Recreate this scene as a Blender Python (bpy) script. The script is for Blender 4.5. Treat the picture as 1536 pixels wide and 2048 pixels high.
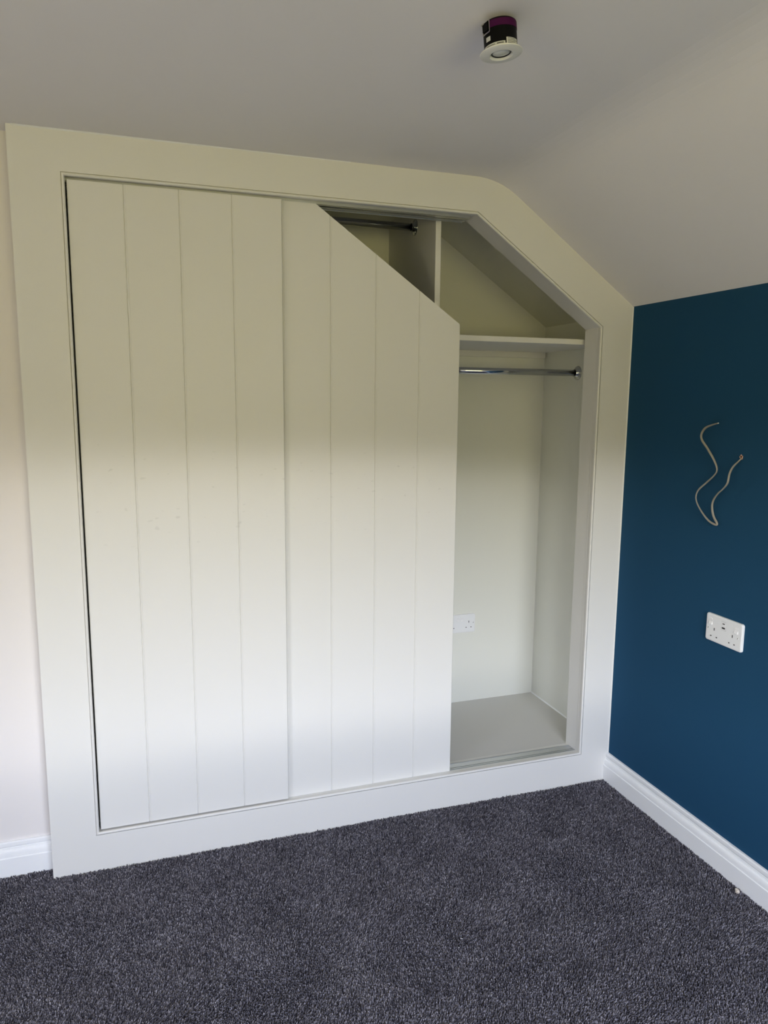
import bpy, bmesh, math, random
import numpy as np
from mathutils import Vector, Matrix

for o in list(bpy.data.objects):
    bpy.data.objects.remove(o, do_unlink=True)
scene = bpy.context.scene
COL = scene.collection
random.seed(7)

# ------------------------------------------------------------------ camera
F_PX = 1488.12
YAW, PITCH, ROLL = 0.3272, -0.1515, 0.0083
CAM = Vector((0.2764, -2.2614, 1.4386))
cy_, sy_ = math.cos(YAW), math.sin(YAW)
cp_, sp_ = math.cos(PITCH), math.sin(PITCH)
fwd = Vector((sy_ * cp_, cy_ * cp_, sp_))
rgt = Vector((cy_, -sy_, 0.0))
upv = rgt.cross(fwd)
r2 = rgt * math.cos(ROLL) + upv * math.sin(ROLL)
u2 = -rgt * math.sin(ROLL) + upv * math.cos(ROLL)
cam_data = bpy.data.cameras.new('camera')
cam = bpy.data.objects.new('camera', cam_data)
COL.objects.link(cam)
m = Matrix((r2, u2, -fwd)).transposed().to_4x4()
m.translation = CAM
cam.matrix_world = m
cam_data.sensor_fit = 'HORIZONTAL'
cam_data.sensor_width = 36.0
cam_data.lens = 36.0 * F_PX / 1536.0
cam_data.clip_start = 0.02
scene.camera = cam

# ------------------------------------------------------------------ world: overcast sky over a green treeline and lawn
TREE = 0.165          # sin of the treeline elevation
SKY_STRENGTH = 26.0
world = bpy.data.worlds.new('World')
scene.world = world
world.use_nodes = True
wt = world.node_tree
wt.nodes.clear()
wo = wt.nodes.new('ShaderNodeOutputWorld')
wb = wt.nodes.new('ShaderNodeBackground')
tc = wt.nodes.new('ShaderNodeTexCoord')
sx_ = wt.nodes.new('ShaderNodeSeparateXYZ')
mr = wt.nodes.new('ShaderNodeMapRange')
mr.inputs['From Min'].default_value = -1.0
mr.inputs['From Max'].default_value = 1.0
ramp = wt.nodes.new('ShaderNodeValToRGB')
wt.links.new(tc.outputs['Generated'], sx_.inputs[0])
wt.links.new(sx_.outputs['Z'], mr.inputs['Value'])
wt.links.new(mr.outputs['Result'], ramp.inputs[0])
wt.links.new(ramp.outputs[0], wb.inputs['Color'])
wt.links.new(wb.outputs[0], wo.inputs[0])
wb.inputs['Strength'].default_value = SKY_STRENGTH
cr = ramp.color_ramp
def zpos(z): return (z + 1) / 2
stops = [(-0.95, (0.55, 0.49, 0.26)),
         (-0.50, (0.49, 0.44, 0.22)),
         (-0.24, (0.240, 0.214, 0.086)),
         (0.0, (0.185, 0.165, 0.066)),
         (TREE - 0.020, (0.175, 0.155, 0.063)),
         (TREE + 0.008, (2.60, 2.52, 2.42)),
         (TREE + 0.028, (1.36, 1.44, 1.55)),
         (TREE + 0.050, (0.76, 0.83, 0.97)),
         (0.5, (0.66, 0.73, 0.97))]
while len(cr.elements) > 1:
    cr.elements.remove(cr.elements[-1])
cr.elements[0].position = zpos(stops[0][0])
cr.elements[0].color = (*stops[0][1], 1)
for z, c in stops[1:]:
    e = cr.elements.new(zpos(z))
    e.color = (*c, 1)

# ------------------------------------------------------------------ room dimensions
W, H, K = 1.959, 2.1349, 1.7629
SL = (2.0292 - 1.6909) / (1.8394 - 1.3525)
YL = 0.065                       # face of the wall left of the wardrobe
XB, YB = -1.75, -3.55            # far left wall, window wall
WIN = (0.05, 1.66, 0.92, 1.95)   # window opening x0 x1 z0 z1
WIN2 = (-2.75, -2.05, 0.92, 1.95)  # second window, in the left wall: y0 y1 z0 z1

# daylight portal in the window opening (samples the sky, adds no light)
def portal(loc, rot, w, h):
    pl = bpy.data.lights.new('window_daylight', 'AREA')
    pl.shape = 'RECTANGLE'
    pl.size, pl.size_y = w, h
    pl.cycles.is_portal = True
    po = bpy.data.objects.new('window_daylight', pl)
    po.location = loc; po.rotation_euler = rot
    COL.objects.link(po)
portal(((WIN[0] + WIN[1]) / 2, YB - 0.02, (WIN[2] + WIN[3]) / 2), (math.radians(90), 0, 0), WIN[1] - WIN[0], WIN[3] - WIN[2])
portal((XB - 0.02, (WIN2[0] + WIN2[1]) / 2, (WIN2[2] + WIN2[3]) / 2), (math.radians(90), 0, math.radians(-90)), WIN2[1] - WIN2[0], WIN2[3] - WIN2[2])

vs = scene.view_settings
vs.view_transform = 'Standard'
vs.look = 'None'
vs.gamma = 1.0
vs.use_curve_mapping = False
vs.exposure = 0.0

# ------------------------------------------------------------------ materials
def material(name, color, rough=0.5, metal=0.0, spec=0.5, coat=0.0):
    mt = bpy.data.materials.new(name)
    mt.use_nodes = True
    b = mt.node_tree.nodes['Principled BSDF']
    b.inputs['Base Color'].default_value = (*color, 1)
    b.inputs['Roughness'].default_value = rough
    b.inputs['Metallic'].default_value = metal
    b.inputs['Specular IOR Level'].default_value = spec
    b.inputs['Coat Weight'].default_value = coat
    return mt

def add_bump(mt, scale, strength, dist=0.0005, detail=4.0):
    nt = mt.node_tree
    b = nt.nodes['Principled BSDF']
    t = nt.nodes.new('ShaderNodeTexCoord')
    n = nt.nodes.new('ShaderNodeTexNoise')
    n.inputs['Scale'].default_value = scale
    n.inputs['Detail'].default_value = detail
    bp = nt.nodes.new('ShaderNodeBump')
    bp.inputs['Strength'].default_value = strength
    bp.inputs['Distance'].default_value = dist
    nt.links.new(t.outputs['Object'], n.inputs['Vector'])
    nt.links.new(n.outputs['Fac'], bp.inputs['Height'])
    nt.links.new(bp.outputs['Normal'], b.inputs['Normal'])
    return n

def vary(mt, c0, c1, scale, detail=3.0, lo=0.35, hi=0.65):
    nt = mt.node_tree
    b = nt.nodes['Principled BSDF']
    t = nt.nodes.new('ShaderNodeTexCoord')
    n = nt.nodes.new('ShaderNodeTexNoise')
    n.inputs['Scale'].default_value = scale
    n.inputs['Detail'].default_value = detail
    r = nt.nodes.new('ShaderNodeValToRGB')
    r.color_ramp.elements[0].position = lo
    r.color_ramp.elements[0].color = (*c0, 1)
    r.color_ramp.elements[1].position = hi
    r.color_ramp.elements[1].color = (*c1, 1)
    nt.links.new(t.outputs['Object'], n.inputs['Vector'])
    nt.links.new(n.outputs['Fac'], r.inputs['Fac'])
    nt.links.new(r.outputs['Color'], b.inputs['Base Color'])
    return r

M_CEIL = material('ceiling_paint', (0.87, 0.85, 0.87), 0.85, spec=0.2)
add_bump(M_CEIL, 60, 0.15)
M_WALL = material('wall_paint', (0.80, 0.765, 0.75), 0.8, spec=0.2)
add_bump(M_WALL, 60, 0.15)
M_BLUE = material('blue_wall_paint', (0.015, 0.068, 0.140), 0.8, spec=0.10)
add_bump(M_BLUE, 90, 0.2)
M_PAINT = material('wardrobe_satin_paint', (0.79, 0.78, 0.75), 0.45, spec=0.35)
add_bump(M_PAINT, 40, 0.12)
M_INNER = material('wardrobe_inside_paint', (0.78, 0.785, 0.73), 0.6, spec=0.3)
M_GLOSS = material('skirting_gloss_paint', (0.91, 0.92, 0.93), 0.25, spec=0.5)
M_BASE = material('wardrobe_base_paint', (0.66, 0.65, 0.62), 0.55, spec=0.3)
M_ALU = material('brushed_aluminium', (0.62, 0.64, 0.66), 0.33, metal=0.9)
M_CHROME = material('chrome', (0.55, 0.57, 0.60), 0.10, metal=1.0)
M_PLASTIC = material('white_plastic', (0.85, 0.86, 0.88), 0.28)
M_PLASTIC2 = material('white_plastic_insert', (0.88, 0.88, 0.90), 0.2)
M_HOLE = material('socket_hole_dark', (0.02, 0.02, 0.022), 0.6)
M_GAP = material('port_dark', (0.01, 0.01, 0.012), 0.5)
M_BLACK = material('black_can_metal', (0.004, 0.004, 0.005), 0.45, spec=0.08)
M_PURPLE = material('purple_intumescent_band', (0.050, 0.002, 0.045), 0.55, spec=0.15)
M_LABEL = material('label_paper', (0.55, 0.56, 0.56), 0.6)
M_INK = material('label_ink', (0.10, 0.10, 0.11), 0.6)
M_BEZEL = material('lamp_bezel_white', (0.72, 0.72, 0.70), 0.35)
M_LENS = material('lamp_lens', (0.60, 0.62, 0.60), 0.12, coat=0.6)
M_STEEL = material('spring_steel', (0.55, 0.52, 0.5), 0.3, metal=1.0)
M_CABLE = material('grey_cable_sheath', (0.30, 0.28, 0.24), 0.45)
M_PLASTER = material('broken_plaster', (0.42, 0.22, 0.15), 0.9)
vary(M_PLASTER, (0.36, 0.15, 0.09), (0.62, 0.50, 0.42), 220)
M_COPPER = material('copper_wire', (0.6, 0.3, 0.15), 0.3, metal=1.0)
M_CRUMB = material('pale_plaster_crumb', (0.70, 0.63, 0.55), 0.9)
M_FLUFF = material('pale_fibre', (0.5, 0.49, 0.50), 0.9)
M_WINDOW = material('white_window_frame', (0.8, 0.8, 0.8), 0.4)

# doors: satin paint with faint finger smudges
M_DOOR = material('door_satin_paint', (0.79, 0.78, 0.75), 0.42, spec=0.35)
nt = M_DOOR.node_tree
pb = nt.nodes['Principled BSDF']
t = nt.nodes.new('ShaderNodeTexCoord')
n = nt.nodes.new('ShaderNodeTexNoise'); n.inputs['Scale'].default_value = 34; n.inputs['Detail'].default_value = 1
mp = nt.nodes.new('ShaderNodeMapping'); mp.inputs['Scale'].default_value = (1, 1, 1.9)
r = nt.nodes.new('ShaderNodeValToRGB')
r.color_ramp.elements[0].position = 0.71; r.color_ramp.elements[0].color = (0, 0, 0, 1)
r.color_ramp.elements[1].position = 0.77; r.color_ramp.elements[1].color = (1, 1, 1, 1)
sp = nt.nodes.new('ShaderNodeSeparateXYZ')
band = nt.nodes.new('ShaderNodeMapRange'); band.interpolation_type = 'SMOOTHSTEP'
band.inputs['From Min'].default_value = 0.20; band.inputs['From Max'].default_value = 0.06
ab = nt.nodes.new('ShaderNodeMath'); ab.operation = 'SUBTRACT'; ab.inputs[1].default_value = 1.15
ab2 = nt.nodes.new('ShaderNodeMath'); ab2.operation = 'ABSOLUTE'
mu = nt.nodes.new('ShaderNodeMath'); mu.operation = 'MULTIPLY'
mu2 = nt.nodes.new('ShaderNodeMath'); mu2.operation = 'MULTIPLY'; mu2.inputs[1].default_value = 0.30
mx = nt.nodes.new('ShaderNodeMix'); mx.data_type = 'RGBA'
mx.inputs[6].default_value = (0.79, 0.78, 0.75, 1); mx.inputs[7].default_value = (0.50, 0.50, 0.47, 1)
L = nt.links
L.new(t.outputs['Object'], mp.inputs['Vector']); L.new(mp.outputs[0], n.inputs['Vector']); L.new(n.outputs['Fac'], r.inputs['Fac'])
L.new(t.outputs['Object'], sp.inputs[0]); L.new(sp.outputs['Z'], ab.inputs[0]); L.new(ab.outputs[0], ab2.inputs[0])
L.new(ab2.outputs[0], band.inputs['Value'])
L.new(r.outputs['Color'], mu.inputs[0]); L.new(band.outputs['Result'], mu.inputs[1]); L.new(mu.outputs[0], mu2.inputs[0])
L.new(mu2.outputs[0], mx.inputs['Factor']); L.new(mx.outputs[2], pb.inputs['Base Color'])

# carpet: twisted pile, mottled slate and mauve greys
def carpet_material(name, per_tuft):
    mt = material(name, (0.08, 0.08, 0.09), 0.95, spec=0.1)
    nt = mt.node_tree; b = nt.nodes['Principled BSDF']; L = nt.links
    t = nt.nodes.new('ShaderNodeTexCoord')
    n1 = nt.nodes.new('ShaderNodeTexNoise'); n1.inputs['Scale'].default_value = 230; n1.inputs['Detail'].default_value = 2
    n2 = nt.nodes.new('ShaderNodeTexNoise'); n2.inputs['Scale'].default_value = 7; n2.inputs['Detail'].default_value = 4
    r1 = nt.nodes.new('ShaderNodeValToRGB')
    e = r1.color_ramp.elements
    e[0].position = 0.36; e[0].color = (0.055, 0.053, 0.068, 1)
    e[1].position = 0.71; e[1].color = (0.36, 0.35, 0.40, 1)
    k = r1.color_ramp.elements.new(0.52); k.color = (0.15, 0.145, 0.172, 1)
    r2_ = nt.nodes.new('ShaderNodeValToRGB')
    e = r2_.color_ramp.elements
    e[0].position = 0.33; e[0].color = (0.80, 0.79, 0.80, 1)
    e[1].position = 0.71; e[1].color = (1.16, 1.15, 1.14, 1)
    mx = nt.nodes.new('ShaderNodeMix'); mx.data_type = 'RGBA'; mx.blend_type = 'MULTIPLY'; mx.inputs['Factor'].default_value = 1
    for q in (n1, n2): L.new(t.outputs['Object'], q.inputs['Vector'])
    if per_tuft:
        at = nt.nodes.new('ShaderNodeAttribute'); at.attribute_name = 'yarn'
        L.new(at.outputs['Fac'], r1.inputs['Fac'])
    else:
        L.new(n1.outputs['Fac'], r1.inputs['Fac'])
    L.new(n2.outputs['Fac'], r2_.inputs['Fac'])
    L.new(r1.outputs['Color'], mx.inputs[6]); L.new(r2_.outputs['Color'], mx.inputs[7])
    L.new(mx.outputs[2], b.inputs['Base Color'])
    return mt
M_CARPET = carpet_material('carpet_backing', False)
M_TUFT = carpet_material('carpet_pile', True)

# ------------------------------------------------------------------ helpers
def mesh_obj(name, bm, mats, parent=None, bevel=0.0, smooth=False, segs=2):
    bmesh.ops.recalc_face_normals(bm, faces=bm.faces)
    me = bpy.data.meshes.new(name)
    bm.to_mesh(me); bm.free()
    if not isinstance(mats, (list, tuple)): mats = [mats]
    for q in mats: me.materials.append(q)
    if smooth:
        for p in me.polygons: p.use_smooth = True
    o = bpy.data.objects.new(name, me)
    COL.objects.link(o)
    if parent is not None: o.parent = parent
    if bevel:
        md = o.modifiers.new('bevel', 'BEVEL'); md.width = bevel; md.segments = segs
        md.limit_method = 'ANGLE'; md.angle_limit = math.radians(40)
        md.harden_normals = False
    return o

def tag(o, label=None, cat=None, group=None, kind=None):
    if label: o['label'] = label
    if cat: o['category'] = cat
    if group: o['group'] = group
    if kind: o['kind'] = kind
    return o

def empty(name, loc=(0, 0, 0)):
    o = bpy.data.objects.new(name, None)
    o.empty_display_size = 0.05
    o.location = loc
    COL.objects.link(o)
    return o

def box(bm, x0, x1, y0, y1, z0, z1, mi=0):
    v = [bm.verts.new(p) for p in ((x0, y0, z0), (x1, y0, z0), (x1, y1, z0), (x0, y1, z0),
                                   (x0, y0, z1), (x1, y0, z1), (x1, y1, z1), (x0, y1, z1))]
    for f in ((0, 1, 2, 3), (7, 6, 5, 4), (0, 4, 5, 1), (1, 5, 6, 2), (2, 6, 7, 3), (3, 7, 4, 0)):
        bm.faces.new([v[i] for i in f]).material_index = mi

def prism(bm, poly, y0, y1, mi=0):
    """polygon in x,z extruded along y"""
    a = [bm.verts.new((x, y0, z)) for x, z in poly]
    b = [bm.verts.new((x, y1, z)) for x, z in poly]
    n = len(poly)
    bm.faces.new(a).material_index = mi
    bm.faces.new(list(reversed(b))).material_index = mi
    for i in range(n):
        j = (i + 1) % n
        bm.faces.new((a[i], b[i], b[j], a[j])).material_index = mi

def ring(bm, outer, inner, y0, y1):
    """frame between two polygons of equal count in x,z, extruded along y"""
    n = len(outer)
    vo0 = [bm.verts.new((x, y0, z)) for x, z in outer]
    vo1 = [bm.verts.new((x, y1, z)) for x, z in outer]
    vi0 = [bm.verts.new((x, y0, z)) for x, z in inner]
    vi1 = [bm.verts.new((x, y1, z)) for x, z in inner]
    for i in range(n):
        j = (i + 1) % n
        bm.faces.new((vo0[i], vo0[j], vi0[j], vi0[i]))
        bm.faces.new((vo1[i], vi1[i], vi1[j], vo1[j]))
        bm.faces.new((vo0[i], vo1[i], vo1[j], vo0[j]))
        bm.faces.new((vi0[i], vi0[j], vi1[j], vi1[i]))

def inset(poly, d):
    """inset a convex counter-clockwise polygon by d"""
    n = len(poly); out = []
    P = [Vector(p) for p in poly]
    for i in range(n):
        a, b, c = P[i - 1], P[i], P[(i + 1) % n]
        e1 = (b - a).normalized(); e2 = (c - b).normalized()
        n1 = Vector((-e1.y, e1.x)); n2 = Vector((-e2.y, e2.x))
        bis = (n1 + n2) / (1 + n1.dot(n2))
        q = b + bis * d
        out.append((q.x, q.y))
    return out

def frames(pts):
    out = []
    for i, p in enumerate(pts):
        a = pts[max(i - 1, 0)]; b = pts[min(i + 1, len(pts) - 1)]
        out.append((b - a).normalized())
    return out

def tube(bm, pts, r, n=12, mi=0, rb=None, ref=Vector((0, 0, 1)), twist=None, cap=True):
    pts = [Vector(p) for p in pts]
    T = frames(pts)
    rings = []
    side = None
    for i, (p, t_) in enumerate(zip(pts, T)):
        if side is None:
            rr = ref if abs(ref.dot(t_)) < 0.95 else Vector((1, 0, 0))
            side = t_.cross(rr).normalized()
        else:
            side = (side - t_ * side.dot(t_)).normalized()
        up_ = t_.cross(side)
        tw = twist[i] if twist else 0.0
        s2 = side * math.cos(tw) + up_ * math.sin(tw)
        u_ = -side * math.sin(tw) + up_ * math.cos(tw)
        ra = r[i] if isinstance(r, (list, tuple)) else r
        rbb = ra if rb is None else rb
        rings.append([bm.verts.new(p + s2 * ra * math.cos(a) + u_ * rbb * math.sin(a))
                      for a in [2 * math.pi * k / n for k in range(n)]])
    for A, B in zip(rings, rings[1:]):
        for k in range(n):
            f = bm.faces.new((A[k], A[(k + 1) % n], B[(k + 1) % n], B[k])); f.material_index = mi
    if cap:
        bm.faces.new(list(reversed(rings[0]))).material_index = mi
        bm.faces.new(rings[-1]).material_index = mi

def lathe(bm, prof, n=48, mi=0, a0=0.0, a1=2 * math.pi):
    """profile (r, z) about local z"""
    full = abs(a1 - a0 - 2 * math.pi) < 1e-6
    cnt = n if full else n + 1
    rows = []
    for r_, z in prof:
        if r_ < 1e-6 and full:
            rows.append([bm.verts.new((0, 0, z))] * cnt)
        else:
            rows.append([bm.verts.new((r_ * math.cos(a0 + (a1 - a0) * k / n), r_ * math.sin(a0 + (a1 - a0) * k / n), z)) for k in range(cnt)])
    for A, B in zip(rows, rows[1:]):
        for k in range(n):
            k2 = (k + 1) % cnt
            vs_ = [A[k], A[k2], B[k2], B[k]]
            u = []
            for v in vs_:
                if v not in u: u.append(v)
            if len(u) > 2: bm.faces.new(u).material_index = mi

def cr_spline(pts, sub=8):
    P = [Vector(p) for p in pts]; out = []
    for i in range(len(P) - 1):
        p0 = P[max(i - 1, 0)]; p1 = P[i]; p2 = P[i + 1]; p3 = P[min(i + 2, len(P) - 1)]
        for k in range(sub):
            t_ = k / sub
            out.append(0.5 * ((2 * p1) + (p2 - p0) * t_ + (2 * p0 - 5 * p1 + 4 * p2 - p3) * t_ ** 2 + (-p0 + 3 * p1 - 3 * p2 + p3) * t_ ** 3))
    out.append(P[-1]); return out

# ------------------------------------------------------------------ the setting
xs = W - (H - K) / SL                       # where the slope starts
RF = 0.085                                  # soft plastered crease
crease = []
for k in range(9):
    t_ = k / 8
    a = Vector((xs - RF, H)); b = Vector((xs, H)); c = Vector((xs + RF * 0.82, H - RF * 0.82 * SL))
    q = a * (1 - t_) ** 2 + b * 2 * t_ * (1 - t_) + c * t_ ** 2
    crease.append((q.x, q.y))

bm = bmesh.new()
prof = [(XB - 0.12, H)] + crease + [(W + 0.12, K - 0.12 * SL)]
top = [(W + 0.12, H + 0.12), (XB - 0.12, H + 0.12)]
prism(bm, prof + top, YB - 0.12, YL + 0.06)
tag(mesh_obj('ceiling', bm, M_CEIL), 'pale grey plastered ceiling bending into a slope on the right', kind='structure')

bm = bmesh.new(); box(bm, XB - 0.12, W + 0.12, YB - 0.12, YL + 0.06, -0.12, -0.008)
tag(mesh_obj('floor', bm, M_CARPET), 'dark slate grey carpeted bedroom floor', kind='structure')

bm = bmesh.new(); box(bm, XB - 0.12, 0.002, YL, YL + 0.06, -0.008, H + 0.01)
tag(mesh_obj('wall_back', bm, M_WALL), 'off-white wall strip left of the fitted wardrobe', kind='structure')
bm = bmesh.new()
a0, a1, b0, b1 = WIN2
box(bm, XB - 0.12, XB, YB - 0.12, a0, -0.008, H + 0.01)
box(bm, XB - 0.12, XB, a1, YL, -0.008, H + 0.01)
box(bm, XB - 0.12, XB, a0, a1, -0.008, b0)
box(bm, XB - 0.12, XB, a0, a1, b1, H + 0.01)
tag(mesh_obj('wall_left', bm, M_WALL), 'off-white wall on the far left', kind='structure')
bm = bmesh.new()
prism(bm, [(W, -0.008), (W + 0.12, -0.008), (W + 0.12, K - 0.12 * SL + 0.002), (W, K + 0.002)], YB - 0.12, 0.0)
wall_right = tag(mesh_obj('wall_right', bm, M_BLUE), 'deep teal-blue painted low wall under the sloping ceiling', kind='structure')

bm = bmesh.new()
x0, x1, z0, z1 = WIN
box(bm, XB, x0, YB - 0.12, YB, -0.008, H + 0.005)
box(bm, x0, x1, YB - 0.12, YB, -0.008, z0)
box(bm, x0, x1, YB - 0.12, YB, z1, H + 0.005)
prism(bm, [(x1, -0.008), (W, -0.008), (W, K), (xs, H), (x1, H)], YB - 0.12, YB)
tag(mesh_obj('wall_front', bm, M_WALL), 'off-white wall with the window opposite the wardrobe', kind='structure')
bm = bmesh.new()
fr = 0.05
ring(bm, [(x0, z0), (x1, z0), (x1, z1), (x0, z1)], [(x0 + fr, z0 + fr), (x1 - fr, z0 + fr), (x1 - fr, z1 - fr), (x0 + fr, z1 - fr)], YB - 0.09, YB - 0.04)
box(bm, (x0 + x1) / 2 - 0.03, (x0 + x1) / 2 + 0.03, YB - 0.085, YB - 0.045, z0 + fr, z1 - fr)
win = tag(mesh_obj('window_1', bm, M_WINDOW, bevel=0.003), 'white framed bedroom window facing the wardrobe', kind='structure')

def frame_yz(name, y0, y1, z0, z1, label):
    bm = bmesh.new()
    for q in ((y0, y0 + fr, z0, z1), (y1 - fr, y1, z0, z1)): box(bm, XB - 0.09, XB - 0.04, *q)
    for q in ((z0, z0 + fr), (z1 - fr, z1)): box(bm, XB - 0.09, XB - 0.04, y0 + fr, y1 - fr, *q)
    return tag(mesh_obj(name, bm, M_WINDOW), label, kind='structure')
frame_yz('window_2', a0, a1, b0, b1, 'white framed bedroom window in the left wall')

# skirting: flat face, small bead, ogee and top nosing
HB = 0.1063
def skirt_profile(th):
    k = th / 0.018
    p = [(0, -0.008), (0.018, -0.008), (0.018, 0.0560), (0.0172, 0.0575), (0.0155, 0.0580), (0.0155, 0.0600)]
    for i in range(7):
        a = i / 6 * math.pi / 2
        p.append((0.0155 - 0.0055 * (1 - math.cos(a)), 0.0600 + 0.021 * math.sin(a) * 0.92))
    p += [(0.0085, 0.0835), (0.0085, 0.0860), (0.0070, 0.0870), (0.0070, 0.0885), (0.0092, 0.0900), (0.0100, 0.0935), (0.0100, 0.1015), (0.0090, 0.1050), (0.0070, HB), (0, HB)]
    return [(d * k, z) for d, z in p]
def skirting(name, pr, a, b, nrm):
    bm = bmesh.new()
    A = [bm.verts.new((a[0] + nrm[0] * d, a[1] + nrm[1] * d, z)) for d, z in pr]
    B = [bm.verts.new((b[0] + nrm[0] * d, b[1] + nrm[1] * d, z)) for d, z in pr]
    bm.faces.new(A); bm.faces.new(list(reversed(B)))
    for i in range(len(pr)):
        j = (i + 1) % len(pr)
        bm.faces.new((A[i], B[i], B[j], A[j]))
    return mesh_obj(name, bm, M_GLOSS)
tag(skirting('baseboard_right', skirt_profile(0.018), (W, YB), (W, 0.0), (-1, 0)), 'white moulded skirting along the blue wall', kind='structure')
tag(skirting('baseboard_back', skirt_profile(0.016), (XB, YL), (0.0, YL), (0, -1)), 'white moulded skirting left of the wardrobe', kind='structure')
tag(skirting('baseboard_left', skirt_profile(0.016), (XB, YB), (XB, YL - 0.017), (1, 0)), 'white moulded skirting on the far left wall', kind='structure')

# ------------------------------------------------------------------ fitted wardrobe
ward = tag(empty('fitted_wardrobe', (0.98, 0.0, -0.008)),
           'off-white built-in wardrobe with sliding panelled doors, its right end open under the slope', 'wardrobe')
WP = Vector(ward.location)
def part(name, bm, mat, parent=None, **kw):
    """mesh given in room coordinates, parented to the wardrobe keeping its place"""
    par = parent or ward
    o = mesh_obj(name, bm, mat, None, **kw)
    o.parent = par
    o.matrix_parent_inverse = Matrix.Translation(-WP)
    return o

OUT = [(0.1256, 0.1128), (1.8394, 0.1128), (1.8394, 1.6909), (1.3525, 2.0292), (0.1256, 2.0292)]   # outer line of the bead
IN_B = inset(OUT, 0.0085)          # inner line of the bead
IN_F = inset(OUT, 0.0075)          # front board's edge
IN_L = inset(OUT, 0.0062)          # liner
IN_L[0] = (IN_L[0][0], 0.1148); IN_L[1] = (IN_L[1][0], 0.1148)   # its sill sits a little lower

# front frame: flat board from wall to wall and up to the ceiling, with the opening cut out (outline walks match one to one)
outer = [(0, -0.008), (W, -0.008), (W, K), (xs, H), (0, H)]
def frame_board(bm, hole, y0, y1):
    full = [(0, -0.008), (W, -0.008), (W, K)] + list(reversed(crease)) + [(0, H)]
    # build as quads + crease fan so the crease stays soft
    def V(p, y): return bm.verts.new((p[0], y, p[1]))
    ho = hole
    for y in (y0, y1):
        o = [V(p, y) for p in full]; h = [V(p, y) for p in ho]
        bm.faces.new((o[0], o[1], h[1], h[0]))
        bm.faces.new((o[1], o[2], h[2], h[1]))
        bm.faces.new((o[2], o[3], h[3], h[2]))
        for k in range(3, 3 + len(crease) - 1):
            bm.faces.new((o[k], o[k + 1], h[3]))
        bm.faces.new((o[3 + len(crease) - 1], o[-1], h[4], h[3]))
        bm.faces.new((o[-1], o[0], h[0], h[4]))
    for P_ in (full, ho):
        n_ = len(P_)
        for i in range(n_):
            a, b = P_[i], P_[(i + 1) % n_]
            bm.faces.new((V(a, y0), V(a, y1), V(b, y1), V(b, y0)))
    bmesh.ops.remove_doubles(bm, verts=bm.verts, dist=1e-6)
bm = bmesh.new()
frame_board(bm, OUT, 0.0, 0.0015)
frame_board(bm, inset(OUT, 0.0072), 0.0045, 0.026)
ring(bm, outer, OUT, 0.0015, 0.0045)
ff = part('front_frame', bm, M_PAINT)
# left return of the frame back to the wall
bm = bmesh.new(); box(bm, 0.0, 0.02, 0.026, YL + 0.05, -0.008, H)
part('side_return', bm, M_PAINT)

# staff bead around the opening
bm = bmesh.new()
rows = []
NB = 9
for k in range(NB + 1):
    a = math.pi * k / NB
    d = 0.0056 - 0.0040 * math.cos(a)
    y = 0.0016 - 0.0048 * math.sin(a)
    rows.append([bm.verts.new((x, y, z)) for x, z in inset(OUT, d)])
rows.append([bm.verts.new((x, 0.006, z)) for x, z in inset(OUT, 0.0096)])
rows.insert(0, [bm.verts.new((x, 0.006, z)) for x, z in inset(OUT, 0.0016)])
for A, B in zip(rows, rows[1:]):
    for i in range(5):
        j = (i + 1) % 5
        bm.faces.new((A[i], A[j], B[j], B[i]))
part('staff_bead', bm, M_PAINT)

# liner behind the frame, then the inner stud returning to the side panel
bm = bmesh.new()
ring(bm, [(0.02, 0.02), (1.966, 0.02), (1.966, 1.742), (1.41, 2.10), (0.02, 2.10)], IN_L, 0.0275, 0.0982)
part('opening_liner', bm, M_PAINT, bevel=0.0008)

# caulk where the frame meets ceiling and blue wall
bm = bmesh.new()
A = [bm.verts.new((0.012, y, z)) for y, z in ((0.0, H - 0.0035), (0.0, H), (-0.0035, H))]
B = [bm.verts.new((0.93, y, z)) for y, z in ((0.0, H - 0.0022), (0.0, H), (-0.0015, H))]
bm.faces.new(A); bm.faces.new(list(reversed(B)))
for i in range(3): bm.faces.new((A[i], B[i], B[(i + 1) % 3], A[(i + 1) % 3]))
part('caulk_line', bm, M_GLOSS)
bm = bmesh.new()
A = [bm.verts.new((x, y, HB)) for x, y in ((W - 0.003, 0.0), (W, 0.0), (W, -0.0035))]
B = [bm.verts.new((x, y, K - 0.001)) for x, y in ((W - 0.003, 0.0), (W, 0.0), (W, -0.0035))]
bm.faces.new(A); bm.faces.new(list(reversed(B)))
for i in range(3): bm.faces.new((A[i], B[i], B[(i + 1) % 3], A[(i + 1) % 3]))
part('caulk_line', bm, M_PAINT)

# carcass
XI, YI, ZI = 1.966, 0.595, 0.1135
bm = bmesh.new(); box(bm, 0.02, XI + 0.02, 0.0982, YI + 0.02, 0.02, ZI)
part('base_panel', bm, M_BASE)
bm = bmesh.new(); box(bm, 0.0, XI + 0.02, YI, YI + 0.02, 0.0, 2.2)
part('back_panel', bm, M_INNER)
bm = bmesh.new(); box(bm, XI, XI + 0.02, 0.026, YI, 0.0, 2.2)
part('side_panel', bm, M_INNER)
bm = bmesh.new(); box(bm, 0.0, 0.02, YL + 0.05, YI, 0.0, 2.2)
part('side_panel', bm, M_INNER)
bm = bmesh.new()
prism(bm, [(0.0, 2.112), (1.424, 2.112), (1.99, 1.7257), (1.99, 2.16), (0.0, 2.16)], 0.0982, YI + 0.0)
part('inner_ceiling', bm, M_INNER)
# fillet of caulk at the base of the side panel
bm = bmesh.new(); prism(bm, [(XI - 0.004, ZI), (XI, ZI), (XI, ZI + 0.004)], 0.0985, YI)
part('caulk_line', bm, M_GLOSS)
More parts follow.
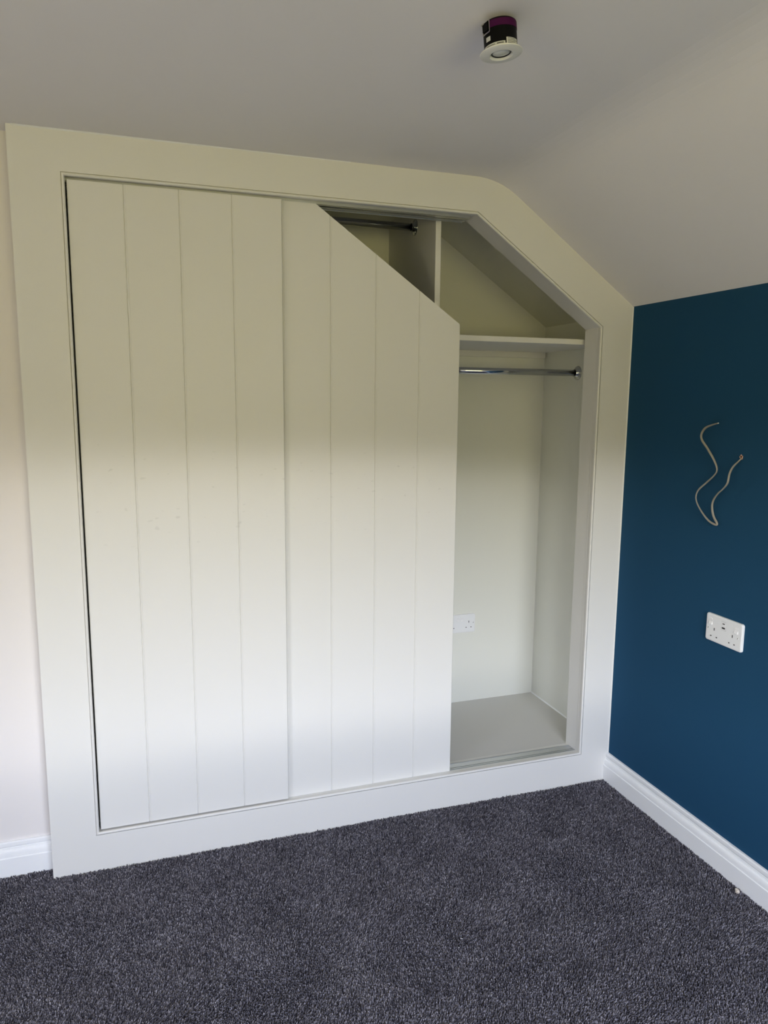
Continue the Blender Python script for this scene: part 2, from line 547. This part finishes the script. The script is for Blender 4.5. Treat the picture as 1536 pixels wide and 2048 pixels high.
# divider, shelf, batten
bm = bmesh.new(); box(bm, 1.2565, 1.2765, 0.118, YI, ZI, 2.112)
part('divider', bm, M_PAINT, bevel=0.002)
bm = bmesh.new(); box(bm, 1.2765, XI - 0.001, 0.118, YI, 1.6365, 1.6555)
part('shelf', bm, M_PAINT, bevel=0.002)
bm = bmesh.new(); box(bm, 1.2765, XI - 0.008, YI - 0.020, YI, 1.613, 1.6365)
part('shelf_batten', bm, M_PAINT, bevel=0.001)

# hanging rails with end flanges
def rail(x0, x1, y, z, flanges):
    bm = bmesh.new(); tube(bm, [(x0, y, z), (x1, y, z)], 0.0125, 28)
    rl = part('hanging_rail', bm, M_CHROME, smooth=False)
    for p in rl.data.polygons: p.use_smooth = len(p.vertices) == 4
    for xf, s in flanges:
        bm = bmesh.new()
        lathe(bm, [(0.0132, 0.0155), (0.0150, 0.0155), (0.0155, 0.0060), (0.0200, 0.0040), (0.0262, 0.0030), (0.0275, 0.0), (0.0, 0.0)], 36)
        for q in (90, 210, 330):
            ca, sa = math.cos(math.radians(q)) * 0.0205, math.sin(math.radians(q)) * 0.0205
            b2 = bmesh.new()
            lathe(b2, [(0, 0.0062), (0.0022, 0.0056), (0.0030, 0.0038), (0.0030, 0.002)], 10)
            for v in b2.verts: v.co += Vector((ca, sa, 0))
            me = bpy.data.meshes.new('t'); b2.to_mesh(me); b2.free(); bm.from_mesh(me); bpy.data.meshes.remove(me)
        M_ = Matrix.Translation((xf, y, z)) @ Matrix.Rotation(math.radians(90) * s, 4, 'Y')
        bmesh.ops.transform(bm, matrix=M_, verts=bm.verts)
        f = mesh_obj('rail_flange', bm, M_CHROME, None, bevel=0)
        for p in f.data.polygons: p.use_smooth = True
        f.parent = rl
        f.matrix_parent_inverse = Matrix.Identity(4)
    return rl
rail(1.2775, XI - 0.0005, 0.338, 1.5446, [(XI, -1), (1.2768, 1)])
rail(0.0205, 1.2560, 0.310, 2.036, [(1.2563, -1), (0.0202, 1)])

# tracks (twin channel aluminium), top and bottom
def track(name, x0, x1a, x1b, zbase, s):
    """cross-section in y,z; s=+1 stands on the sill, -1 hangs from the head; right end follows x1(y=const)"""
    bm = bmesh.new()
    def strip(ya, yb, za, zb):
        z_a, z_b = sorted((zbase + s * za, zbase + s * zb))
        box(bm, x0, x1a, ya, yb, z_a, z_b)
    strip(0.0280, 0.0765, 0.0, 0.0010)
    if s > 0:
        strip(0.0280, 0.0335, 0.0010, 0.0040)
        strip(0.0350, 0.0410, 0.0010, 0.0048)
        strip(0.0460, 0.0725, 0.0010, 0.0038)
        strip(0.0725, 0.0738, 0.0010, 0.0048)
    else:
        strip(0.0285, 0.0300, 0.0010, 0.0090)
        strip(0.0300, 0.0330, 0.0075, 0.0090)
        strip(0.0370, 0.0530, 0.0010, 0.0100)
        strip(0.0700, 0.0760, 0.0010, 0.0100)
        strip(0.0760, 0.0940, 0.0000, 0.0060)
        strip(0.0920, 0.0940, 0.0060, 0.0100)
    return part(name, bm, M_ALU)
zs_ = IN_L[0][1]; zt_ = IN_L[3][1]
track('bottom_track', IN_L[0][0] + 0.001, IN_L[1][0] - 0.001, None, zs_, 1)
track('top_track', IN_L[0][0] + 0.001, IN_L[3][0] - 0.012, None, zt_, -1)

# sliding doors of tongue and groove boards
def door(edges, y0, th, z0, ztop, cut=None):
    """edges: board boundaries in x; V grooves are cut at inner boundaries"""
    gd, gw, bead = 0.0026, 0.0016, 0.0052
    bm = bmesh.new()
    # front surface profile (x, depth)
    prof = [(edges[0] + 0.0015, 0.0)]
    for e in edges[1:-1]:
        prof += [(e - gw, 0.0), (e - 0.0003, gd), (e + 0.0003, gd), (e + gw, 0.0),
                 (e + bead - 0.0006, 0.0), (e + bead, 0.0007), (e + bead + 0.0006, 0.0)]
    prof += [(edges[-1] - 0.0015, 0.0)]
    prof = [(edges[0], 0.0015)] + prof + [(edges[-1], 0.0015)]
    def top(x):
        if cut is None: return ztop
        (xa, za), (xb, zb) = cut
        return min(ztop, za + (zb - za) * (x - xa) / (xb - xa))
    if cut is not None:
        xa = cut[0][0]
        prof.append((xa, 0.0)); prof.sort()
    lo = [bm.verts.new((x, y0 + d, z0)) for x, d in prof]
    hi = [bm.verts.new((x, y0 + d, top(x))) for x, d in prof]
    lob = [bm.verts.new((x, y0 + th, z0)) for x, d in prof]
    hib = [bm.verts.new((x, y0 + th, top(x))) for x, d in prof]
    for i in range(len(prof) - 1):
        bm.faces.new((lo[i], lo[i + 1], hi[i + 1], hi[i]))
        bm.faces.new((lob[i], hib[i], hib[i + 1], lob[i + 1]))
        bm.faces.new((hi[i], hi[i + 1], hib[i + 1], hib[i]))
        bm.faces.new((lo[i], lob[i], lob[i + 1], lo[i + 1]))
    bm.faces.new((lo[0], hi[0], hib[0], lob[0]))
    bm.faces.new((lo[-1], lob[-1], hib[-1], hi[-1]))
    return part('sliding_door', bm, M_DOOR)
d1 = door([0.1392, 0.2825, 0.4300, 0.5765, 0.7218], 0.0085, 0.0165, 0.1262, 2.0128)
d1['label'] = 'full-height rectangular sliding door on the left'
d2 = door([0.6, 0.7245, 0.8730, 1.0200, 1.1670, 1.3110], 0.0268, 0.016, 0.1190, 2.0140,
          cut=((0.8290, 2.0140), (1.3110, 1.6795)))
d2['label'] = 'sliding door with its top corner cut to the roof slope'

# ------------------------------------------------------------------ sockets
def rrect(w, h, r, n=5):
    out = []
    for cx, cz, a0 in ((w / 2 - r, h / 2 - r, 0), (-w / 2 + r, h / 2 - r, 90), (-w / 2 + r, -h / 2 + r, 180), (w / 2 - r, -h / 2 + r, 270)):
        for k in range(n + 1):
            a = math.radians(a0 + 90 * k / n)
            out.append((cx + r * math.cos(a), cz + r * math.sin(a)))
    return out
def socket(loc, rotz, usb, label):
    """local: x to the right, z up, front faces -y"""
    root = tag(empty('double_socket', loc), label, 'socket')
    root.rotation_euler = (0, 0, rotz)
    Wd, Hd = 0.146, 0.086
    if not usb: Hd = 0.082
    bm = bmesh.new()
    rows = []
    for ins, y in ((0, 0), (0, -0.0045), (0.0008, -0.0066), (0.0030, -0.0080), (0.0050, -0.0082)):
        rows.append([bm.verts.new((x, y, z)) for x, z in rrect(Wd - 2 * ins, Hd - 2 * ins, 0.007 - ins * 0.6)])
    for A, B in zip(rows, rows[1:]):
        n_ = len(A)
        for i in range(n_): bm.faces.new((A[i], A[(i + 1) % n_], B[(i + 1) % n_], B[i]))
    bm.faces.new(rows[-1]); bm.faces.new(list(reversed(rows[0])))
    mesh_obj('face_plate', bm, M_PLASTIC, root)
    def at(u, v): return ((u - 0.5) * Wd, (0.5 - v) * Hd)
    def slot(u, v, w, h, name='pin_hole', mat=M_HOLE, d=0.0006, r=0.0006, y=-0.0082):
        cx, cz = at(u, v)
        bm = bmesh.new()
        prism(bm, [(cx + x, cz + z) for x, z in rrect(w, h, r, 2)], y - d, y + 0.001)
        return mesh_obj(name, bm, mat, root)
    if usb:
        earth, live, screws, rock = (0.25, 0.75), ((0.167, 0.327), (0.673, 0.815)), (0.082, 0.90), (0.135, 0.845)
        ve, vl, vsw = 0.53, 0.80, 0.53
    else:
        earth, live, screws, rock = (0.215, 0.785), ((0.14, 0.30), (0.70, 0.86)), (0.07, 0.93), (0.435, 0.555)
        ve, vl, vsw = 0.42, 0.72, 0.48
    for e, lv, s in zip(earth, live, screws):
        slot(e, ve, 0.0026, 0.0085)
        for q in lv: slot(q, vl, 0.0050, 0.0030)
        cx, cz = at(s, vsw)
        bm = bmesh.new()
        lathe(bm, [(0, 0.0012), (0.0028, 0.0010), (0.0034, 0.0)], 14)
        bmesh.ops.transform(bm, matrix=Matrix.Translation((cx, -0.0080, cz)) @ Matrix.Rotation(math.radians(90), 4, 'X'), verts=bm.verts)
        sc = mesh_obj('screw', bm, M_PLASTIC2, root)
        bm = bmesh.new()
        b4 = [(-0.0026, -0.0006), (0.0026, -0.0006), (0.0026, 0.0006), (-0.0026, 0.0006)]
        an = math.radians(55)
        prism(bm, [(cx + x * math.cos(an) - z * math.sin(an), cz + x * math.sin(an) + z * math.cos(an)) for x, z in b4], -0.0096, -0.0085)
        mesh_obj('screw_slot', bm, M_HOLE, sc)
    for q in rock:
        cx, cz = at(q, 0.27)
        w, h = (0.0135, 0.0200) if usb else (0.0095, 0.0170)
        bm = bmesh.new()
        x0, x1 = cx - w / 2, cx + w / 2
        pr_ = [(-0.0070, cz + h / 2), (-0.0086, cz + h / 2), (-0.0084, cz), (-0.0118, cz - h / 2), (-0.0070, cz - h / 2)]
        A = [bm.verts.new((x0, y, z)) for y, z in pr_]; B = [bm.verts.new((x1, y, z)) for y, z in pr_]
        bm.faces.new(A); bm.faces.new(list(reversed(B)))
        for i in range(5): bm.faces.new((A[i], B[i], B[(i + 1) % 5], A[(i + 1) % 5]))
        mesh_obj('rocker_switch', bm, M_PLASTIC2, root, bevel=0.0004)
    if usb:
        cx, cz = at(0.5, 0.29)
        bm = bmesh.new()
        ring(bm, [(cx + x, cz + z) for x, z in rrect(0.0195, 0.0275, 0.001, 2)], [(cx + x, cz + z) for x, z in rrect(0.0185, 0.0265, 0.001, 2)], -0.00835, -0.0075)
        mesh_obj('module_gap', bm, material('module_shadow_gap', (0.35, 0.35, 0.36), 0.6), root)
        mod = slot(0.5, 0.29, 0.0185, 0.0265, 'usb_module', M_PLASTIC2, 0.0005, 0.001)
        for dv, w, h in ((-0.075, 0.0090, 0.0030), (0.075, 0.0120, 0.0050)):
            px, pz = at(0.5, 0.29 + dv)
            bm = bmesh.new()
            prism(bm, [(px + x, pz + z) for x, z in rrect(w, h, 0.0012 if dv < 0 else 0.0004, 3)], -0.0090, -0.0084)
            mesh_obj('usb_port', bm, M_GAP, mod)
    return root
socket((W, -0.4608 - 0.073, 0.7907 - 0.043), math.radians(-90), True, 'white double socket with USB ports on the blue wall')
socket((1.669 - 0.073, YI, 0.4733), 0.0, False, 'white double socket on the wardrobe back, half hidden behind the door')

# ------------------------------------------------------------------ loose cable on the blue wall
def wall_pt(px, py, off):
    """point on the plane parallel to the blue wall at distance off, seen at photograph pixel px,py"""
    d = fwd + r2 * ((px - 768) / F_PX) - u2 * ((py - 1024) / F_PX)
    t_ = (W - off - CAM.x) / d.x
    return CAM + d * t_
path = [(1484, 916, -0.004), (1478, 922, 0.006), (1466, 934, 0.012), (1459, 948, 0.016), (1455, 966, 0.017), (1446, 978, 0.017), (1436, 987, 0.016), (1427, 1000, 0.015),
        (1424, 1014, 0.014), (1427, 1032, 0.012), (1434, 1047, 0.012), (1430, 1049, 0.014), (1416, 1040, 0.017), (1400, 1018, 0.018),
        (1392, 998, 0.018), (1396, 981, 0.017), (1412, 966, 0.015), (1429, 950, 0.014), (1434, 938, 0.014), (1428, 920, 0.015), (1415, 897, 0.018), (1404, 880, 0.020),
        (1403, 868, 0.020), (1411, 856, 0.022), (1424, 850, 0.024), (1436, 846.5, 0.026)]
pts = cr_spline([wall_pt(*p) for p in path], 6)
tws = [1.2 * math.sin(i * 0.085) + 0.4 for i in range(len(pts))]
cab = tag(empty('power_cable', wall_pt(1484, 916, 0.0)), 'grey cable end looping out of a hole in the blue wall', 'cable')
bm = bmesh.new(); tube(bm, pts, 0.0035, 10, rb=0.0022, twist=tws)
sh = mesh_obj('cable_sheath', bm, M_CABLE, None, smooth=True); sh.parent = cab; sh.matrix_parent_inverse = Matrix.Translation(-cab.location)
e = pts[-1]; de = (pts[-1] - pts[-2]).normalized()
bm = bmesh.new(); tube(bm, [e - de * 0.001, e + de * 0.002], 0.0022, 8, rb=0.0014)
tip = mesh_obj('cut_end', bm, M_PLASTIC, None); tip.parent = cab; tip.matrix_parent_inverse = Matrix.Translation(-cab.location)
# ragged plaster around the hole
hc = wall_pt(1483, 914, 0.0)
bm = bmesh.new()
random.seed(3)
cnt = 16
rin = [bm.verts.new((W - 0.0012, hc.y + 0.0022 * math.cos(a), hc.z + 0.0042 * math.sin(a))) for a in [2 * math.pi * k / cnt for k in range(cnt)]]
rout = []
for k in range(cnt):
    a = 2 * math.pi * k / cnt; q = random.uniform(0.8, 1.4)
    rout.append(bm.verts.new((W - 0.0002, hc.y + 0.0055 * q * math.cos(a), hc.z + 0.0068 * q * math.sin(a))))
mid = []
for k in range(cnt):
    a = 2 * math.pi * k / cnt; q = random.uniform(0.9, 1.2)
    mid.append(bm.verts.new((W - random.uniform(0.0015, 0.004), hc.y + 0.0036 * q * math.cos(a), hc.z + 0.0052 * q * math.sin(a))))
for k in range(cnt):
    j = (k + 1) % cnt
    bm.faces.new((rout[k], rout[j], mid[j], mid[k])); bm.faces.new((mid[k], mid[j], rin[j], rin[k]))
hole = mesh_obj('plaster_hole', bm, M_PLASTER, wall_right)
bm = bmesh.new()
bm.faces.new([bm.verts.new((W - 0.0006, hc.y + 0.0026 * math.cos(a), hc.z + 0.0045 * math.sin(a))) for a in [2 * math.pi * k / 14 for k in range(14)]])
ex = bmesh.ops.extrude_face_region(bm, geom=bm.faces[:]); bmesh.ops.translate(bm, verts=[v for v in ex['geom'] if isinstance(v, bmesh.types.BMVert)], vec=(0.0005, 0, 0))
mesh_obj('hole_shadow', bm, M_GAP, hole)

# ------------------------------------------------------------------ downlight hanging under the ceiling
dl = tag(empty('downlight', (0.9575, -0.9110, 2.0740)), 'black fire-rated downlight with white bezel hanging loose under the ceiling', 'light')
tiltm = Matrix.Rotation(math.radians(-5.5), 4, fwd)
dl.rotation_euler = tiltm.to_euler()
dl.scale = (1.02, 1.02, 0.855)
def dpart(name, bm, mat, parent=None, smooth=True):
    o = mesh_obj(name, bm, mat, parent or dl, smooth=smooth)
    if smooth:
        md = o.modifiers.new('split', 'EDGE_SPLIT'); md.split_angle = math.radians(35)
    return o
RB_ = 0.0300
bm = bmesh.new()
lathe(bm, [(0.0, 0.0635), (0.020, 0.0635), (0.0215, 0.0620), (RB_ - 0.0025, 0.0615), (RB_, 0.0590), (RB_, 0.003), (0.0, 0.003)], 64)
body = dpart('lamp_can', bm, M_BLACK)
bm = bmesh.new()
lathe(bm, [(RB_ - 0.001, 0.0575), (RB_ + 0.0006, 0.0572), (RB_ + 0.0006, 0.0432), (RB_ - 0.001, 0.0430)], 64)
dpart('purple_band', bm, M_PURPLE)
bm = bmesh.new()
RZ = 0.0388
lathe(bm, [(0.0, 0.0035), (RB_ + 0.002, 0.0035), (RZ - 0.0015, 0.0030), (RZ, 0.0015), (RZ - 0.0004, 0.0), (RZ - 0.004, -0.0016),
           (0.0240, -0.0032), (0.0215, -0.0030), (0.0190, 0.0000), (0.0180, 0.0022), (0.0180, 0.0030), (0.0, 0.0030)], 72)
bez = dpart('bezel', bm, M_BEZEL)
bm = bmesh.new()
lathe(bm, [(0.0180, 0.0012), (0.0172, 0.0004), (0.0160, 0.0006), (0.0160, 0.0026)], 60)
dpart('lens_ring', bm, M_GAP)
bm = bmesh.new()
lathe(bm, [(0.0, -0.0008), (0.008, -0.0004), (0.0130, 0.0008), (0.0165, 0.0024)], 60)
dpart('lens', bm, M_LENS)
# direction from the lamp towards the camera, for where the stickers sit on the can
tocam = (CAM - Vector(dl.location)); A0 = math.atan2(tocam.y, tocam.x)
def wrap(name, a0, a1, z0, z1, mat, lift=0.0004, parent=None, slope=0.0):
    bm = bmesh.new(); n_ = 12; R_ = RB_ + lift
    def P(a, z, rr): return (rr * math.cos(a), rr * math.sin(a), z)
    A = []; B = []
    for k in range(n_ + 1):
        a = math.radians(a0 + (a1 - a0) * k / n_) + A0
        A.append((bm.verts.new(P(a, z0, R_)), bm.verts.new(P(a, z1, R_)))); B.append((bm.verts.new(P(a, z0, R_ - 0.0003)), bm.verts.new(P(a, z1, R_ - 0.0003))))
    for k in range(n_):
        bm.faces.new((A[k][0], A[k + 1][0], A[k + 1][1], A[k][1]))
        bm.faces.new((B[k][0], B[k][1], B[k + 1][1], B[k + 1][0]))
        bm.faces.new((A[k][1], A[k + 1][1], B[k + 1][1], B[k][1])); bm.faces.new((A[k][0], B[k][0], B[k + 1][0], A[k + 1][0]))
    bm.faces.new((A[0][0], A[0][1], B[0][1], B[0][0])); bm.faces.new((A[-1][0], B[-1][0], B[-1][1], A[-1][1]))
    return mesh_obj(name, bm, mat, parent or dl)
s1 = wrap('rating_label', 18, 68, 0.0050, 0.0185, M_LABEL)
for i in range(4): wrap('printed_line', 22, 64 - (i % 2) * 8, 0.0070 + i * 0.0030, 0.0081 + i * 0.0030, M_INK, 0.0006, s1)
s2_ = wrap('strip_label', -75, 14, 0.0050, 0.0115, M_LABEL)
wrap('printed_line', -15, 8, 0.0072, 0.0094, M_INK, 0.0006, s2_)
wrap('printed_line', -55, -22, 0.0076, 0.0088, M_INK, 0.0006, s2_)
s3 = wrap('square_sticker', -58, -38, 0.0185, 0.0275, M_LABEL)
# side clip and terminal bracket
bm = bmesh.new()
def onc(a, z, rr): a = math.radians(a) + A0; return Vector((rr * math.cos(a), rr * math.sin(a), z))
for a in (-38, -72):
    tube(bm, [onc(a, 0.060, RB_ + 0.0012), onc(a, 0.036, RB_ + 0.0016)], 0.0009, 6)
tube(bm, cr_spline([onc(-38, 0.036, RB_ + 0.0016), onc(-55, 0.0335, RB_ + 0.0035), onc(-72, 0.036, RB_ + 0.0016)], 6), 0.0012, 6)
tube(bm, cr_spline([onc(-72, 0.0600, RB_ + 0.001), onc(-74, 0.0570, RB_ + 0.0035), onc(-60, 0.0560, RB_ + 0.0045)], 5), 0.0016, 6)
dpart('spring_clip', bm, M_STEEL)
bm = bmesh.new()
P4 = [onc(-41, 0.0565, RB_ + 0.001), onc(-69, 0.0565, RB_ + 0.001), onc(-69, 0.040, RB_ + 0.001), onc(-41, 0.040, RB_ + 0.001)]
Q4 = [p + onc(-55, 0, 0.003) for p in P4]
v = [bm.verts.new(p) for p in P4 + Q4]
for f in ((0, 1, 2, 3), (4, 7, 6, 5), (0, 4, 5, 1), (1, 5, 6, 2), (2, 6, 7, 3), (3, 7, 4, 0)): bm.faces.new([v[i] for i in f])
mesh_obj('terminal_block', bm, M_BLACK, dl)

# ------------------------------------------------------------------ bits on the carpet
def floor_pt(px, py):
    d = fwd + r2 * ((px - 768) / F_PX) - u2 * ((py - 1024) / F_PX)
    t_ = -CAM.z / d.z
    return CAM + d * t_
def crumb(name, px, py, size, mat, label, cat, group=None, seed=0):
    rnd = random.Random(seed)
    c = floor_pt(px, py)
    bm = bmesh.new(); bmesh.ops.create_icosphere(bm, subdivisions=2, radius=1)
    for v in bm.verts:
        q = rnd.uniform(0.78, 1.15); v.co = Vector((v.co.x * size[0] * q, v.co.y * size[1] * q, v.co.z * size[2] * q))
    o = mesh_obj(name, bm, mat); o.location = (c.x, c.y, 0.001 + size[2] * 0.6); o.rotation_euler = (0, 0, rnd.uniform(0, 3))
    tag(o, label, cat, group); return o
crumb('plaster_crumb', 1474, 1785, (0.0115, 0.0065, 0.006), M_CRUMB, 'small cream plaster crumb on the carpet against the right skirting', 'debris', seed=2)
for i, (px, py, s, lab) in enumerate([
        (1107, 1629, 1.5, 'largest pale fibre scrap, on the carpet just in front of the open wardrobe end'),
        (923, 1878, 1.2, 'upper of two pale fibre scraps close together near the carpet centre'),
        (918, 1896, 1.0, 'lower of two pale fibre scraps close together near the carpet centre'),
        (962, 1799, 1.0, 'pale fibre scrap on the carpet, right-hand one of a level pair'),
        (854, 1809, 0.9, 'pale fibre scrap on the carpet, left-hand one of a level pair'),
        (685, 1936, 0.9, 'leftmost pale fibre scrap, low on the open carpet'),
        (1330, 1667, 1.1, 'pale fibre scrap on the carpet beside the right skirting'),
        (1223, 1592, 1.0, 'pale fibre scrap in the carpet corner by frame and skirting'),
        (1262, 1632, 1.0, 'pale fibre scrap on the carpet between corner and right skirting'),
        (983, 1991, 0.8, 'pale fibre scrap nearest the viewer at the bottom edge of the carpet')]):
    crumb('fibre_scrap', px, py, (0.0035 * s, 0.0011 * s, 0.0010), M_FLUFF, lab, 'lint', 'pale fibre scraps on the carpet', seed=i + 5)

# ------------------------------------------------------------------ carpet pile (uncountable tufts, one object)
rs = np.random.RandomState(11)
step = 0.0038
gx = np.arange(-1.2, W - 0.0175, step); gy = np.arange(-1.65, 0.052, step)
X, Y = np.meshgrid(gx, gy); X = X.ravel() + rs.uniform(-.45, .45, X.size) * step; Y = Y.ravel() + rs.uniform(-.45, .45, Y.size) * step
keep = (X < W - 0.0185) & ~((X > -0.002) & (Y > -0.0012)) & (Y < YL - 0.0172)
# keep what the room's corner shows: inside the view cone with a generous margin
rx = X - CAM.x; ry = Y - CAM.y; rz = -CAM.z
wv = rx * fwd.x + ry * fwd.y + rz * fwd.z
uu = (rx * r2.x + ry * r2.y + rz * r2.z) / wv * F_PX
vv = -(rx * u2.x + ry * u2.y + rz * u2.z) / wv * F_PX
keep &= (wv > 0.2) & (np.abs(uu) < 1150) & (vv < 1500)
X = X[keep]; Y = Y[keep]; N = X.size
def lowfreq(x, y, sc, seed):
    r_ = np.random.RandomState(seed); s = 0
    for _ in range(9):
        a = r_.uniform(0, 2 * np.pi); k = sc * r_.uniform(0.5, 1.6)
        s = s + np.sin((x * np.cos(a) + y * np.sin(a)) * k + r_.uniform(0, 6.28))
    return s / 3.0
lx_ = lowfreq(X, Y, 14, 1) * 0.0016 + lowfreq(X, Y, 60, 3) * 0.0008 + rs.normal(0, 0.0011, N)
ly_ = lowfreq(X, Y, 14, 2) * 0.0016 + lowfreq(X, Y, 60, 4) * 0.0008 + rs.normal(0, 0.0011, N) - 0.0004
hgt = -0.0005 + rs.normal(0, 0.0012, N)
rbas = 0.0019 + rs.uniform(0, 0.0007, N); rtop = 0.0011 + rs.uniform(0, 0.0005, N)
ph = rs.uniform(0, 6.28, N)
co = np.zeros((N, 8, 3), np.float32)
for k in range(4):
    a = ph + k * np.pi / 2
    co[:, k, 0] = X + rbas * np.cos(a); co[:, k, 1] = Y + rbas * np.sin(a); co[:, k, 2] = -0.0085
    a2 = a + 0.6
    co[:, 4 + k, 0] = X + lx_ + rtop * np.cos(a2); co[:, 4 + k, 1] = Y + ly_ + rtop * np.sin(a2); co[:, 4 + k, 2] = hgt + rs.normal(0, 0.0003, N)
co[:, :, 0] = np.minimum(co[:, :, 0], W - 0.0181)
inw = co[:, :, 0] > -0.0015
co[:, :, 1] = np.where(inw, np.minimum(co[:, :, 1], -0.0003), np.minimum(co[:, :, 1], YL - 0.0163))
quads = np.array([[0, 1, 5, 4], [1, 2, 6, 5], [2, 3, 7, 6], [3, 0, 4, 7], [4, 5, 6, 7]])
idx = (np.arange(N)[:, None, None] * 8 + quads[None]).astype(np.int32).ravel()
me = bpy.data.meshes.new('carpet_pile')
me.vertices.add(N * 8); me.vertices.foreach_set('co', co.ravel())
me.loops.add(N * 20); me.loops.foreach_set('vertex_index', idx)
me.polygons.add(N * 5); me.polygons.foreach_set('loop_start', np.arange(0, N * 20, 4, dtype=np.int32))
me.update(calc_edges=True)
at_ = me.attributes.new('yarn', 'FLOAT', 'POINT')
yarn = np.clip(0.5 + rs.normal(0, 0.10, N), 0.2, 0.9)
at_.data.foreach_set('value', np.repeat(yarn, 8).astype(np.float32))
me.materials.append(M_TUFT)
cp = bpy.data.objects.new('carpet_pile', me); COL.objects.link(cp)
tag(cp, 'dark slate grey twist carpet pile covering the bedroom floor', 'carpet', kind='stuff')
